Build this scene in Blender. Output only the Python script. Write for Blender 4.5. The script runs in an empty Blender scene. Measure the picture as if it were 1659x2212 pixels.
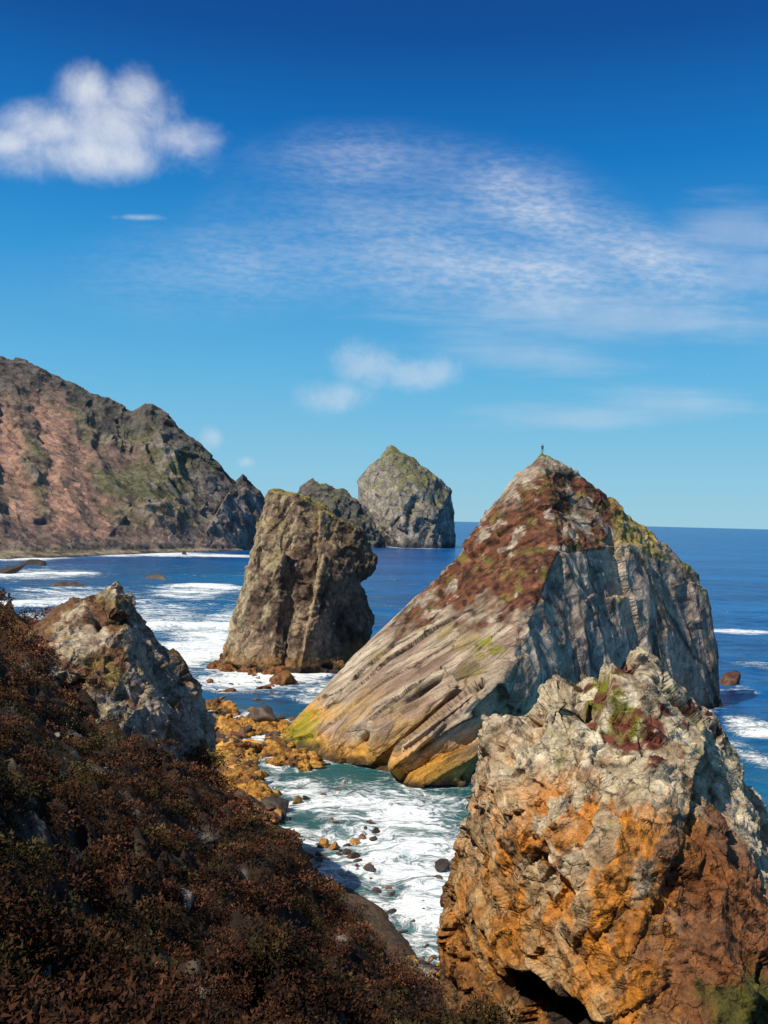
import bpy, bmesh, math, time
import numpy as np
from mathutils import Vector, Matrix
T0=time.time()
rng=np.random.default_rng(11)
K=1024/2212; F=930.0; PHI=math.atan(0.025); H=40.0; V0=6.9
CP,SP=math.cos(PHI),math.sin(PHI)
def uv(px,py):
    u=(px-829.5)*K; v=(py-1106)*K
    return (u*CP+v*SP)/F,(v*CP-u*SP-V0)/F
def P(px,py,d):
    a,b=uv(px,py); return (a*d,d,H-b*d)
def W(px,py):
    a,b=uv(px,py); d=H/b; return (a*d,d)
# ---------------------------------------------------------------- numpy noise
U=np.uint32
def hsh(ix,iy,iz,s):
    h=(ix.astype(np.int64)*374761393+iy.astype(np.int64)*668265263+iz.astype(np.int64)*1274126177+s*974634777)&0xFFFFFFFF
    h=h.astype(U)
    h^=h>>U(15); h*=U(2246822519); h^=h>>U(13); h*=U(3266489917); h^=h>>U(16)
    return h
def vnoise(p,seed=0):
    i=np.floor(p).astype(np.int32); f=(p-i).astype(np.float32)
    w=f*f*f*(f*(f*6-15)+10)
    r=0
    for dx in (0,1):
        wx=w[:,0] if dx else 1-w[:,0]
        for dy in (0,1):
            wy=w[:,1] if dy else 1-w[:,1]
            for dz in (0,1):
                wz=w[:,2] if dz else 1-w[:,2]
                r=r+(hsh(i[:,0]+dx,i[:,1]+dy,i[:,2]+dz,seed)*(1/2147483648.0)-1.0)*wx*wy*wz
    return r
_R=np.array(Matrix.Rotation(0.9,3,Vector((1,2,3)).normalized()))
def fbm(p,scale,octv=5,gain=0.5,seed=0,ridge=False):
    q=np.asarray(p)/scale; r=0; a=1.0; t=0
    for o in range(octv):
        n=vnoise(q,seed+o*17)
        if ridge: n=1-2*np.abs(n)
        r=r+a*n; t+=a; a*=gain
        q=(q@_R)*2.03+3.1
    return r/t
def facet(p,size,seed=0,tilt=1.0,off=0.5,cheb=False,chip=None):
    q=np.asarray(p)/np.asarray(size,dtype=float)
    i=np.floor(q).astype(np.int32); n=len(q)
    b1=np.full(n,9.0); b2=np.full(n,9.0); val=np.zeros(n)
    for dx in (-1,0,1):
        for dy in (-1,0,1):
            for dz in (-1,0,1):
                c=i+np.array([dx,dy,dz],dtype=np.int32)
                h=hsh(c[:,0],c[:,1],c[:,2],seed)
                jx=(h&U(1023))/1023.0; jy=((h>>U(10))&U(1023))/1023.0; jz=((h>>U(20))&U(1023))/1023.0
                d0=q[:,0]-c[:,0]-jx; d1=q[:,1]-c[:,1]-jy; d2=q[:,2]-c[:,2]-jz
                h2=h*U(2654435761)
                tx=(h2&U(1023))/511.5-1; ty=((h2>>U(10))&U(1023))/511.5-1; tz=((h2>>U(20))&U(1023))/511.5-1
                tl=off*(jx+jy-1)*1.4+tilt*(d0*tx+d1*ty+d2*tz)
                if chip is not None: dd=chip*(d0*d0+d1*d1+d2*d2)+tl
                elif cheb: dd=np.maximum(np.maximum(np.abs(d0),np.abs(d1)),np.abs(d2))**2*1.6
                else: dd=d0*d0+d1*d1+d2*d2
                m=dd<b1
                b2=np.where(m,b1,np.minimum(b2,dd)); b1=np.where(m,dd,b1)
                if chip is None: val=np.where(m,tl,val)
    if chip is not None: return b1,b2-b1
    return val,np.sqrt(b2)-np.sqrt(b1)
def chip(p,size,seed,k=0.8,tilt=0.9,off=0.25):
    v,c=facet(p,size,seed,tilt,off,chip=k)
    return v-v.mean(),c
def sstep(a,b,x):
    t=np.clip((x-a)/(b-a),0,1); return t*t*(3-2*t)
def mixc(c,d,m):
    m=np.asarray(m)[:,None]; return c*(1-m)+np.asarray(d)*m
# ---------------------------------------------------------------- materials
class NT:
    def __init__(s,nt): s.nt=nt; s.L=nt.links
    def new(s,t,**k):
        n=s.nt.nodes.new(t)
        for a,b in k.items(): setattr(n,a,b)
        return n
    def inp(s,sock,v):
        if isinstance(v,bpy.types.NodeSocket): s.L.new(v,sock)
        else: sock.default_value=v
    def m(s,op,a,b=None,c=None,clamp=False):
        n=s.new('ShaderNodeMath',operation=op,use_clamp=clamp)
        s.inp(n.inputs[0],a)
        if b is not None: s.inp(n.inputs[1],b)
        if c is not None: s.inp(n.inputs[2],c)
        return n.outputs[0]
    def vm(s,op,a,b=None,out=0):
        n=s.new('ShaderNodeVectorMath',operation=op); s.inp(n.inputs[0],a)
        if b is not None: s.inp(n.inputs[1],b)
        return n.outputs[out]
    def scale(s,a,k):
        n=s.new('ShaderNodeVectorMath',operation='SCALE'); s.inp(n.inputs[0],a); n.inputs['Scale'].default_value=k; return n.outputs[0]
    def noise(s,vec,scale,detail=4,rough=0.55,dist=0.0,out='Fac'):
        n=s.new('ShaderNodeTexNoise'); n.inputs['Scale'].default_value=scale
        n.inputs['Detail'].default_value=detail; n.inputs['Roughness'].default_value=rough
        n.inputs['Distortion'].default_value=dist
        if vec is not None: s.L.new(vec,n.inputs['Vector'])
        return n.outputs[out]
    def ramp(s,x,a,b,lo=0.0,hi=1.0):
        n=s.new('ShaderNodeMapRange',interpolation_type='SMOOTHSTEP')
        s.inp(n.inputs[0],x); s.inp(n.inputs[1],a); s.inp(n.inputs[2],b); s.inp(n.inputs[3],lo); s.inp(n.inputs[4],hi)
        return n.outputs[0]
    def mix(s,f,a,b,blend='MIX'):
        n=s.new('ShaderNodeMix',data_type='RGBA',blend_type=blend)
        s.inp(n.inputs[0],f); s.inp(n.inputs[6],a); s.inp(n.inputs[7],b)
        return n.outputs[2]
def new_mat(name):
    m=bpy.data.materials.new(name); m.use_nodes=True
    t=NT(m.node_tree); b=m.node_tree.nodes['Principled BSDF']
    return m,t,b
def rock_mat(name,L,bump=0.8,vmin=0.62,vmax=1.35,rough=0.9,axis=None,fa=(1.6,0.55),famp=1.0):
    """fractured stone: noise + tilted cell facets (fa = cell sizes in L) + cracks; heights in metres"""
    m,t,b=new_mat(name)
    g=t.new('ShaderNodeNewGeometry').outputs['Position']
    if axis is not None:
        cs=t.new('ShaderNodeCombineXYZ')
        for k,(ax,s_) in enumerate(axis): t.L.new(t.vm('DOT_PRODUCT',g,tuple(ax*s_),'Value'),cs.inputs[k])
        gs=cs.outputs[0]
    else: gs=g
    col=t.new('ShaderNodeAttribute',attribute_name='Col').outputs['Color']
    n1=t.noise(gs,1.0/L,6,0.65); n2=t.noise(g,5.0/L,5,0.7)
    v=t.ramp(t.m('ADD',t.m('MULTIPLY',n1,0.5),t.m('MULTIPLY',n2,0.5)),0.36,0.64,vmin,vmax)
    wv=t.vm('ADD',gs,t.scale(t.vm('SUBTRACT',t.noise(gs,0.9/L,4,0.6,out='Color'),(0.5,0.5,0.5)),L*0.8))
    hs=[]
    for k,s_ in enumerate(fa):
        vo=t.new('ShaderNodeTexVoronoi',feature='F1'); vo.inputs['Scale'].default_value=1/(s_*L); vo.inputs['Randomness'].default_value=0.95
        vw=t.vm('ADD',wv,(13.7*k,5.1*k,2.3*k)); t.L.new(vw,vo.inputs['Vector'])
        rc=t.vm('SUBTRACT',vo.outputs['Color'],(0.5,0.5,0.5))
        hf=t.vm('DOT_PRODUCT',t.vm('SUBTRACT',vw,vo.outputs['Position']),rc,'Value')
        hs.append(t.m('MULTIPLY',hf,1.5*famp))
        sr=t.new('ShaderNodeSeparateXYZ'); t.L.new(rc,sr.inputs[0])
        hs.append(t.m('MULTIPLY',sr.outputs[0],0.08*s_*L*famp))
        v=t.m('MULTIPLY',v,t.m('ADD',1.0,t.m('MULTIPLY',sr.outputs[1],0.25)))
    ve=t.new('ShaderNodeTexVoronoi',feature='DISTANCE_TO_EDGE'); ve.inputs['Scale'].default_value=1/(fa[0]*L); ve.inputs['Randomness'].default_value=0.95
    t.L.new(wv,ve.inputs['Vector']); cr=t.ramp(ve.outputs['Distance'],0.0,0.05)
    crm=t.ramp(t.noise(gs,0.35/L,3,0.5),0.42,0.6)
    crk=t.m('SUBTRACT',1.0,t.m('MULTIPLY',t.m('SUBTRACT',1.0,cr),crm))
    v=t.m('MULTIPLY',v,t.m('ADD',0.45,t.m('MULTIPLY',crk,0.55)))  # crack shade multiplied into the base colour
    vc=t.new('ShaderNodeCombineXYZ')
    for i in range(3): t.L.new(v,vc.inputs[i])
    c=t.mix(1.0,col,vc.outputs[0],'MULTIPLY')
    h=t.m('ADD',t.m('MULTIPLY',n1,0.35*L),t.m('ADD',t.m('MULTIPLY',n2,0.14*L),t.m('MULTIPLY',crk,0.16*L)))
    for x in hs: h=t.m('ADD',h,x)
    bp=t.new('ShaderNodeBump'); bp.inputs['Strength'].default_value=bump; bp.inputs['Distance'].default_value=1.0
    t.L.new(h,bp.inputs['Height']); t.L.new(bp.outputs[0],b.inputs['Normal'])
    t.L.new(c,b.inputs['Base Color']); b.inputs['Roughness'].default_value=rough
    b.inputs['Specular IOR Level'].default_value=0.25
    return m
# ---------------------------------------------------------------- mesh helpers
SC=bpy.context.scene
def link(o): SC.collection.objects.link(o); return o
def get_co(me):
    a=np.empty(len(me.vertices)*3,dtype=np.float32); me.vertices.foreach_get('co',a); return a.reshape(-1,3).astype(np.float64)
def get_no(me):
    a=np.empty(len(me.vertices)*3,dtype=np.float32); me.vertex_normals.foreach_get('vector',a); return a.reshape(-1,3).astype(np.float64)
def set_co(me,co):
    me.vertices.foreach_set('co',co.astype(np.float32).ravel()); me.update()
def set_col(me,c,name='Col'):
    at=me.color_attributes.new(name,'FLOAT_COLOR','POINT')
    a=np.ones((len(c),4),dtype=np.float32); a[:,:3]=np.clip(c,0,1); at.data.foreach_set('color',a.ravel())
def smooth(me): me.polygons.foreach_set('use_smooth',np.ones(len(me.polygons),dtype=bool))
def hull_mesh(groups):
    bm=bmesh.new()
    for pts in groups:
        b2=bmesh.new()
        for p in pts: b2.verts.new(p)
        bmesh.ops.convex_hull(b2,input=b2.verts[:])
        loose=[v for v in b2.verts if not v.link_faces]
        bmesh.ops.delete(b2,geom=loose,context='VERTS')
        bmesh.ops.recalc_face_normals(b2,faces=b2.faces[:])
        tm=bpy.data.meshes.new('tmp'); b2.to_mesh(tm); b2.free(); bm.from_mesh(tm); bpy.data.meshes.remove(tm)
    me=bpy.data.meshes.new('hull'); bm.to_mesh(me); bm.free(); return me
def remesh(me,voxel,it=4):
    o=link(bpy.data.objects.new('tmp',me))
    r=o.modifiers.new('r','REMESH'); r.mode='VOXEL'; r.voxel_size=voxel
    s=o.modifiers.new('s','SMOOTH'); s.factor=0.5; s.iterations=it
    dg=bpy.context.evaluated_depsgraph_get()
    out=bpy.data.meshes.new_from_object(o.evaluated_get(dg))
    bpy.data.objects.remove(o); smooth(out); return out
def add(name,me,mat,**props):
    o=link(bpy.data.objects.new(name,me)); me.name=name; me.materials.clear(); me.materials.append(mat)
    for k,v in props.items(): o[k]=v
    return o
def segdist(p,a,b):
    a=np.array(a); b=np.array(b); ab=b-a
    t=np.clip(((p-a)@ab)/(ab@ab),0,1); return np.linalg.norm(p-(a+t[:,None]*ab),axis=1)
water_pts=[]
def note_water(co):
    m=np.abs(co[:,2]-0.2)<0.6; water_pts.append(co[m][:,:2])
HE=np.array([0.135,0.052,0.030])
# ================================================================ big stack
A=P(1172,974,195)
main=[A,P(1150,998,193),P(1230,1010,198),P(1290,1058,201),P(1380,1128,205),P(1440,1180,209),P(1508,1238,215),
      P(1205,1195,171),P(1300,1165,186),P(1380,1178,196),P(1455,1225,205),P(1015,1158,189),P(1060,1100,191),P(905,1290,178),
      (33,162,-4),(12,144,-4),(76,207,-4),(79,217,-4),(74,232,-4),(25,225,-4),(2,195,-4),P(1510,1300,216),P(1508,1400,215),P(1524,1465,215),P(1120,1335,159),
      P(1105,1450,152)]
slab=[P(905,1288,178),P(950,1238,183),P(830,1360,178),P(745,1430,176),P(722,1490,171),P(640,1560,167),P(600,1600,163),P(1120,1335,159),P(1105,1450,152),
      P(1205,1190,172),(-18.5,162,-4),(-9,153,-4),(1,146,-4),(12,145,-4),(-8,190,-4),(10,200,-4),(33,165,-4),P(800,1560,153),P(700,1600,157)]
slab2=[P(1110,1430,149),P(1080,1470,145),P(1000,1500,143),P(862,1605,140),P(848,1650,139),P(890,1692,139),P(1000,1692,139.5),P(1060,1600,143),(14,152,-4),(3,152,-4)]
slab3=[P(960,1430,153),P(800,1545,150),P(700,1610,154),P(690,1650,155),P(800,1655,148.5),P(830,1620,147.5),P(1000,1480,148),(0,160,0)]
me=remesh(hull_mesh([main,slab,slab2,slab3]),0.27,2)
co=get_co(me); no=get_no(me); bn=no.copy()
e1=np.array([-35,-5,-22.]); e1/=np.linalg.norm(e1); nb=np.array([-.43,-.45,.79]); nb-=e1*(nb@e1); nb/=np.linalg.norm(nb); e2=np.cross(nb,e1)
q=np.stack([co@e1,co@e2,co@nb],1)
wq=q+np.stack([fbm(co,24,2,seed=5)*3.6]*3,1)
cliff=sstep(20,30,co[:,0]+0.4*(co[:,2]-12))*sstep(0.66,0.45,bn[:,2])
f1,c1=facet(wq,(90,6.0,3.6),1,0.35,1.0,True); f2,c2=chip(wq,(120,2.8,2.0),2,0.45,0.8); f3,c3=chip(wq,(60,0.9,0.7),14,0.6,0.8)
br,cbr=chip(co@_R,(5,5,5),17,0.45,1.0); br2,_=chip(co@_R,(1.8,1.8,1.8),18,0.45,1.0)
cv=co+np.stack([fbm(co,9,3,seed=8),fbm(co,9,3,seed=88),fbm(co,9,3,seed=89)],1)*1.6
cv[:,0]+=cv[:,2]*0.25
g1,k1=chip(cv,(8,8,26),3,0.4,1.0); g2,k2=chip(cv,(3.4,3.4,9),4,0.4,1.0); g3,k3=chip(cv,(1.6,1.6,3),24,0.5,1.0)
big=fbm(co,16,4,seed=9)
dsp=big*0.6+(1-cliff)*(f1*0.85+f2*0.33+f3*0.09+br*0.30+br2*0.10)+cliff*(g1*2.3+g2*1.1+g3*0.36)
hn=fbm(co,5,4,seed=31)
veg=sstep(22,26,co[:,2]+big*6+hn*7+fbm(co,1.6,3,seed=33)*2.5)*sstep(0.36,0.60,bn[:,2]+hn*0.45)
dsp=dsp*(1-0.4*veg)+veg*(fbm(co,1.3,4,seed=40)*0.5+fbm(co,5,3,seed=41)*0.7)
dsp*=1-0.6*sstep(49,54,co[:,2])
grv=np.zeros(len(co))
for a,b,w,dp in [(P(1100,1425,150),P(870,1580,145),0.9,4.5),(P(870,1575,146),P(838,1645,144),1.2,7.0),(P(1000,1400,156),P(740,1560,154),0.5,2.2),(P(1040,1345,160),P(900,1430,160),0.35,1.2),
                  (P(1010,1520,144),P(890,1640,139),0.5,2.2),(P(1130,1300,158),P(1110,1560,147),0.7,1.6),(P(960,1450,151),P(780,1600,150),0.6,2.5),(P(850,1480,155),P(660,1600,158),0.45,1.5),(P(1080,1560,145),P(1000,1680,140),0.6,1.9),(P(780,1500,156),P(690,1640,155),0.35,1.1)]:
    d=segdist(co,a,b)+fbm(co,6,3,seed=50)*0.9; e_=np.exp(-(np.maximum(d,0)/w)**2); dsp-=dp*e_; grv=np.maximum(grv,e_)
co2=co+no*dsp[:,None]; set_co(me,co2); n2=get_no(me)
z=co2[:,2]; nz=fbm(co,6,5,seed=60); nf=fbm(co,1.5,4,seed=61); ns=fbm(wq/np.array([14,1.6,1.6]),0.9,4,seed=62); nw=fbm(wq/np.array([9,1.6,1.6]),3.0,3,seed=63)
C=np.tile([0.41,0.32,0.23],(len(co),1))
C=mixc(C,[0.27,0.18,0.13],sstep(-0.02,0.4,nw+nz*0.4)*0.9); C=mixc(C,[0.56,0.47,0.35],sstep(0.05,0.45,-nw+nf*0.3)*0.8)
C=mixc(C,[0.17,0.115,0.085],sstep(0.08,0.4,ns)*0.65)
C=mixc(C,[0.05,0.036,0.03],np.maximum(sstep(0.05,0.0,c1)*0.95,sstep(0.03,0.0,c2)*0.4))  # shade in the bedding cracks put into the colour
C=mixc(C,[0.045,0.032,0.026],sstep(0.2,0.7,grv)*0.9)  # carved grooves and notch darkened in colour as painted shade
G=np.tile([0.37,0.28,0.215],(len(co),1)); G=mixc(G,[0.52,0.41,0.315],sstep(0.0,0.5,nf+nz)); G=mixc(G,[0.20,0.15,0.12],sstep(0.05,0.5,-nf-nz*0.8))
G=mixc(G,[0.40,0.27,0.17],sstep(0.05,0.45,fbm(cv/np.array([1,1,4]),3,4,seed=66))*0.6)
G=mixc(G,[0.52,0.42,0.32],sstep(30,36,z+nz*5)*0.4)
G=mixc(G,[0.065,0.05,0.042],np.maximum(sstep(0.045,0.0,k1),sstep(0.035,0.0,k2)*0.7)*0.85)  # cliff crack shade mixed into the colour
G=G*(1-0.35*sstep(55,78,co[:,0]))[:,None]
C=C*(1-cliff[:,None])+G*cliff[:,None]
lf=sstep(26,8,co[:,0])
C=mixc(C,[0.54,0.26,0.035],lf*sstep(8.0,2.0,z+nz*5+nw*3)*0.88)
C=mixc(C,[0.48,0.31,0.09],(1-cliff)*sstep(13,6,z)*sstep(0.1,0.35,nw+nf*0.3)*0.5)
C=mixc(C,[0.28,0.27,0.02],sstep(6.0,2.5,np.linalg.norm(co-np.array(P(645,1590,161)),axis=1)+nf*5+nz*4)*0.8)
C=mixc(C,[0.05,0.036,0.025],sstep(2.2,0.6,z+nf*1.2)*0.88)
mossr=sstep(0.22,0.42,fbm(co,5,4,seed=70)+n2[:,2]*0.2-0.15)*(1-veg)*sstep(6,12,z)*sstep(0.1,0.5,n2[:,2])
C=mixc(C,[0.25,0.20,0.05],mossr*0.5*(1-cliff*0.5))
for (px,py,dd,r) in [(1070,1390,155,2.4),(1020,1440,152,1.6),(960,1500,145,1.6)]:
    rr=np.linalg.norm(co-np.array(P(px,py,dd)),axis=1)/r
    C=mixc(C,[0.26,0.25,0.02],sstep(1.1,0.5,rr+nf*1.4+nz*0.9)*0.8)
hv=np.tile(HE,(len(co),1)); hv=mixc(hv,[0.22,0.088,0.045],sstep(0,0.4,nf)); hv=mixc(hv,[0.05,0.026,0.016],sstep(0.0,0.3,-fbm(co,0.9,4,seed=73)))
hv=mixc(hv,[0.17,0.14,0.035],sstep(0.12,0.4,fbm(co,2.2,4,seed=71))*0.7)
hv=mixc(hv,[0.36,0.28,0.08],sstep(44,50,co[:,0]+nz*9+(z-30)*-0.1)*0.75)
vm=veg*(1-sstep(0.24,0.35,fbm(co,3.2,5,seed=74)+0.25*fbm(wq/np.array([5,1,1]),1.5,3,seed=75)))
vm*=1-sstep(49.0,52,z+nf*3+nz*3)*0.8
rim=sstep(3.8,1.2,np.minimum(segdist(co,P(1150,1000,193),P(1015,1160,189)),segdist(co,P(1015,1160,189),P(905,1290,178)))+nz*6+nf*2)
vm*=1-rim*0.9
pale=mixc(np.tile([0.42,0.34,0.26],(len(co),1)),[0.20,0.145,0.11],sstep(-0.2,0.35,nf))
C=C*(1-(veg*(1-cliff))[:,None])+pale*(veg*(1-cliff))[:,None]
C=C*(1-vm[:,None])+hv*vm[:,None]
C=mixc(C,[0.17,0.19,0.03],sstep(53,54.5,z+nf))
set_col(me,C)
matBig=rock_mat('slab_rock',1.3,0.6,axis=[(e1,0.25),(e2,1.0),(nb,1.0)],fa=(1.8,0.7),famp=0.75)
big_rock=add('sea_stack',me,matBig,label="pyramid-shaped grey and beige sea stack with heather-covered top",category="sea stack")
note_water(co2); i=np.argmax(co2[:,2]); PEAK=co2[i]
print('big',len(co),time.time()-T0)
# ================================================================ generic rock
RB=np.array(Matrix.Rotation(0.45,3,Vector((0.3,1,0.2)).normalized()))
def finish(name,me,mat,colf,label,sizes,amps,seed,carve=(),extra=None,cat="sea stack",water=True,rot=RB,low=0.5,warp=0.08,step=0.2,dark=(0.06,0.04,0.03),dk=0.6,kk=0.5,grow=0.0):
    co=get_co(me); no=get_no(me)
    L=sizes[0][2]
    cw=co+np.stack([fbm(co,L*0.8,3,seed=seed+1),fbm(co,L*0.8,3,seed=seed+2),fbm(co,L*0.8,3,seed=seed+3)],1)*L*warp
    cw=cw@rot
    d=fbm(co,L*2.0,3,seed=seed)*low+grow
    crk=np.zeros(len(co))
    for k,(s,a) in enumerate(zip(sizes,amps)):
        v,c=chip(cw,s,seed+10+k,kk,1.0,0.25); d=d+np.clip(v,-0.8,0.5)*a
        if k<2: crk=np.maximum(crk,sstep(0.05,0.0,c)*0.6)
        if k>0 and step>0:
            v,c=facet(cw,np.array(s)*0.9,seed+30+k,0.6,0.8,True); d=d+v*a*step
            crk=np.maximum(crk,sstep(0.05,0.0,c)*(0.8 if k==1 else 0.3))
    d=d-crk*amps[1]*0.10
    d=d+fbm(co,sizes[-1][0]*0.9,3,seed=seed+5)*amps[-1]*0.25
    for a,b,w,dp in carve:
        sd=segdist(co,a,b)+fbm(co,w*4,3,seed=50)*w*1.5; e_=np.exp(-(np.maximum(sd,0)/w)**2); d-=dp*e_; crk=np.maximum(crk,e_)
    if extra is not None: d=extra(co,no,d)
    c2=co+no*d[:,None]; set_co(me,c2); n2=get_no(me)
    C=colf(c2,n2,d); C=mixc(C,dark,crk*dk); set_col(me,C)  # shade of cracks and carved creases mixed into the colour
    o=add(name,me,mat,label=label,category=cat)
    if water: note_water(c2)
    print(name,len(co),time.time()-T0); return o
# ---- middle stack
hA=[P(578,1062,250),P(602,1058,256),P(640,1068,246),P(700,1093,248),P(706,1097,262),P(600,1060,264),P(482,1447,250),P(500,1470,240),P(640,1480,232),P(745,1460,240),P(745,1450,262),P(520,1450,272)]
hB=[P(690,1095,245),P(778,1148,249),P(784,1158,262),P(700,1100,262),P(810,1210,251),P(806,1234,252),P(690,1300,238),P(744,1285,262)]
hC=[P(700,1200,240),P(775,1258,248),P(780,1272,260),P(812,1335,252),P(804,1390,250),P(752,1465,243),P(640,1480,231),P(770,1460,262),P(690,1180,255)]
hD=[P(555,1150,244),P(610,1160,238),P(540,1300,238),P(590,1480,232),P(478,1455,240),P(470,1462,246),P(640,1300,240),P(600,1300,255)]
me=remesh(hull_mesh([hA,hB,hC,hD]),0.34,1)
def colmid(c,n,d):
    a=fbm(c,7,5,seed=101); b=fbm(c,1.8,4,seed=102)
    st=fbm(c*np.array([1,1,0.25]),1.6,3,seed=103)
    C=np.tile([0.185,0.125,0.085],(len(c),1)); C=mixc(C,[0.34,0.24,0.16],sstep(0,0.5,a+b*0.6+st*0.5)); C=mixc(C,[0.085,0.057,0.043],sstep(0.05,0.5,-a-b*0.5-st*0.4))
    C=mixc(C,[0.45,0.36,0.22],sstep(0.35,0.8,-n[:,0]+b*0.4)*0.85)  # sunlit look of left-facing sides put into the colour
    C=mixc(C,[0.27,0.23,0.05],sstep(0.4,0.8,n[:,2]+b*0.5)*sstep(30,40,c[:,2])*0.85)
    C=mixc(C,[0.26,0.21,0.07],sstep(0.25,0.6,a-n[:,0]*0.3)*sstep(10,30,c[:,2])*0.45)
    C=C*(1-0.28*sstep(-20,-8,c[:,0]))[:,None]  # shaded right part put into the colour
    C=mixc(C,[0.30,0.16,0.05],sstep(7,3,c[:,2]+a*5)*0.7)
    C=mixc(C,[0.035,0.025,0.02],sstep(3.0,1.5,c[:,2]+b)); return C
matMid=rock_mat('dark_stack_rock',1.5,0.65,fa=(1.8,0.7),famp=1.0)
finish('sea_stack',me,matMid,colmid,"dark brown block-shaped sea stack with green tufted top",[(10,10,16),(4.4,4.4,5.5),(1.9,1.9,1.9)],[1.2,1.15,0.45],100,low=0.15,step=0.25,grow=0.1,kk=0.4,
       carve=[(P(745,1150,243),P(690,1330,238),0.5,1.5),(P(500,1445,238),P(760,1432,238),1.0,1.6),(P(600,1120,242),P(620,1400,236),0.4,1.2),(P(665,1110,243),P(660,1260,238),0.4,1.1),(P(720,1200,240),P(740,1400,238),0.4,1.1),(P(560,1250,240),P(760,1275,240),0.3,0.9),(P(560,1150,242),P(550,1400,238),0.35,0.9)])
# ---- tall far stack
hT=[P(845,964,1380),P(862,984,1370),P(905,1002,1375),P(950,1034,1380),P(976,1060,1385),P(984,1130,1385),P(985,1182,1385),P(832,984,1385),P(794,1008,1380),P(775,1035,1385),P(772,1078,1385),P(788,1122,1385),P(803,1155,1380),P(828,1188,1370),
    P(868,1100,1310),P(880,1192,1295),P(945,1110,1320),P(955,1192,1320),P(900,1050,1325),P(855,1010,1345),P(850,1000,1450),P(960,1065,1450),P(800,1100,1450),P(900,1185,1480)]
me=remesh(hull_mesh([hT]),1.4,0)
def colfar(c,n,d):
    a=fbm(c,40,5,seed=111); b=fbm(c,9,4,seed=112)
    C=np.tile([0.28,0.24,0.195],(len(c),1)); C=mixc(C,[0.42,0.35,0.28],sstep(0,0.6,a+b)); C=mixc(C,[0.13,0.115,0.10],sstep(0.1,0.6,-a-b*0.8))
    C=mixc(C,[0.18,0.165,0.06],sstep(0.3,0.65,n[:,2]+b*0.3+a*0.2)*sstep(15,60,c[:,2]))
    C=mixc(C,[0.05,0.045,0.045],sstep(10,4,c[:,2]+b*4)); return mixc(C,[0.22,0.33,0.42],np.full(len(c),0.08))  # last mix paints distance haze into the colour
matFar=rock_mat('distant_rock',8,0.5,fa=(1.8,0.8))
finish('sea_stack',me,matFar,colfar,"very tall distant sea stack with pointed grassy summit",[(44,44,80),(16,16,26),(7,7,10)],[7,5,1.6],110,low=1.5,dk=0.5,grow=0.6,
       carve=[(P(905,1060,1320),P(880,1150,1300),4,7),(P(930,1040,1340),P(960,1150,1330),4,6)])
# ---- dark far stack
hK=[P(674,1032,1300),P(662,1042,1300),P(645,1064,1300),P(600,1190,1300),P(700,1043,1300),P(712,1050,1300),P(742,1060,1300),P(770,1078,1300),P(788,1110,1300),P(814,1152,1300),P(840,1190,1300),
    P(690,1192,1240),P(780,1192,1250),P(720,1100,1260),P(660,1192,1380),P(800,1190,1370)]
me=remesh(hull_mesh([hK]),1.4,0)
def coldk(c,n,d):
    a=fbm(c,30,5,seed=121); b=fbm(c,7,4,seed=122)
    C=np.tile([0.10,0.08,0.07],(len(c),1)); C=mixc(C,[0.17,0.14,0.11],sstep(0,0.6,a+b)); C=mixc(C,[0.12,0.12,0.04],sstep(0.4,0.75,n[:,2]+b*0.3)*0.7)
    return mixc(mixc(C,[0.035,0.03,0.03],sstep(8,3,c[:,2]+b*3)),[0.22,0.33,0.42],np.full(len(c),0.07))  # blue distance haze painted over the rock colour
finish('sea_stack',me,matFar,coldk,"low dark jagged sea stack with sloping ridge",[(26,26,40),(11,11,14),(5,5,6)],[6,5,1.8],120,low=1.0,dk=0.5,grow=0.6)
# ================================================================ near right rock
crown=[P(1060,1575,66),P(1095,1545,66),P(1165,1475,67),P(1205,1452,68),P(1300,1448,69),P(1398,1456,70),P(1422,1482,71),P(1495,1540,73),P(1525,1580,73),P(1560,1652,73),P(1620,1725,73),P(1665,1798,72),P(1740,1930,70),
       P(1008,1690,67),P(974,1790,68),P(962,1860,68),P(962,1950,69),P(964,2130,69.5),P(1000,2200,67),
       P(1130,1640,60),P(1250,1640,58.5),P(1400,1620,60),P(1100,1850,60),P(1250,1850,55.5),P(1420,1800,55),P(1560,1900,54),P(1700,2000,53),
       P(1060,2150,62),P(1200,2250,54),P(1450,2300,49),P(1700,2300,48),P(1190,1480,63),P(1380,1485,64),P(1500,1600,66),
       P(1200,1600,80),P(1400,1600,80),P(1000,1900,80),(9,80,-3),(8,70,-3),(14,84,-3),(36,84,-3),(36,62,-3),(14,54,4),(30,46,4)]
knob=[P(1312,1440,69),P(1345,1416,70),P(1372,1426,70),P(1400,1445,70),P(1300,1520,67),P(1410,1520,68),P(1340,1500,65),P(1380,1480,74),P(1300,1500,73)]
knob2=[P(1046,1556,66),P(1072,1546,66),P(1095,1562,65),P(1040,1640,66),P(1100,1640,63),P(1060,1600,70),P(1042,1600,64.5)]
me=remesh(hull_mesh([crown,knob,knob2]),0.12,1)
cave_c=np.array(P(1185,2205,55))
def cave_r(c): return np.linalg.norm((c-cave_c)/np.array([3.9,8.0,2.3]),axis=1)+fbm(c,1.6,3,seed=7)*0.35
def ex(co,no,d):
    r=cave_r(co)
    d=d-4.0*sstep(1.05,0.5,r)
    s=P(1262,1445,66); d-=1.0*np.exp(-((co[:,0]-s[0])/0.7)**2)*sstep(26,30,co[:,2])
    s=P(1120,1500,66); d-=0.8*np.exp(-((co[:,0]-s[0])/0.6)**2)*sstep(24,28,co[:,2])
    s=P(1450,1500,70); d-=0.8*np.exp(-((co[:,0]-s[0])/0.6)**2)*sstep(24,28,co[:,2])
    return d
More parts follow.
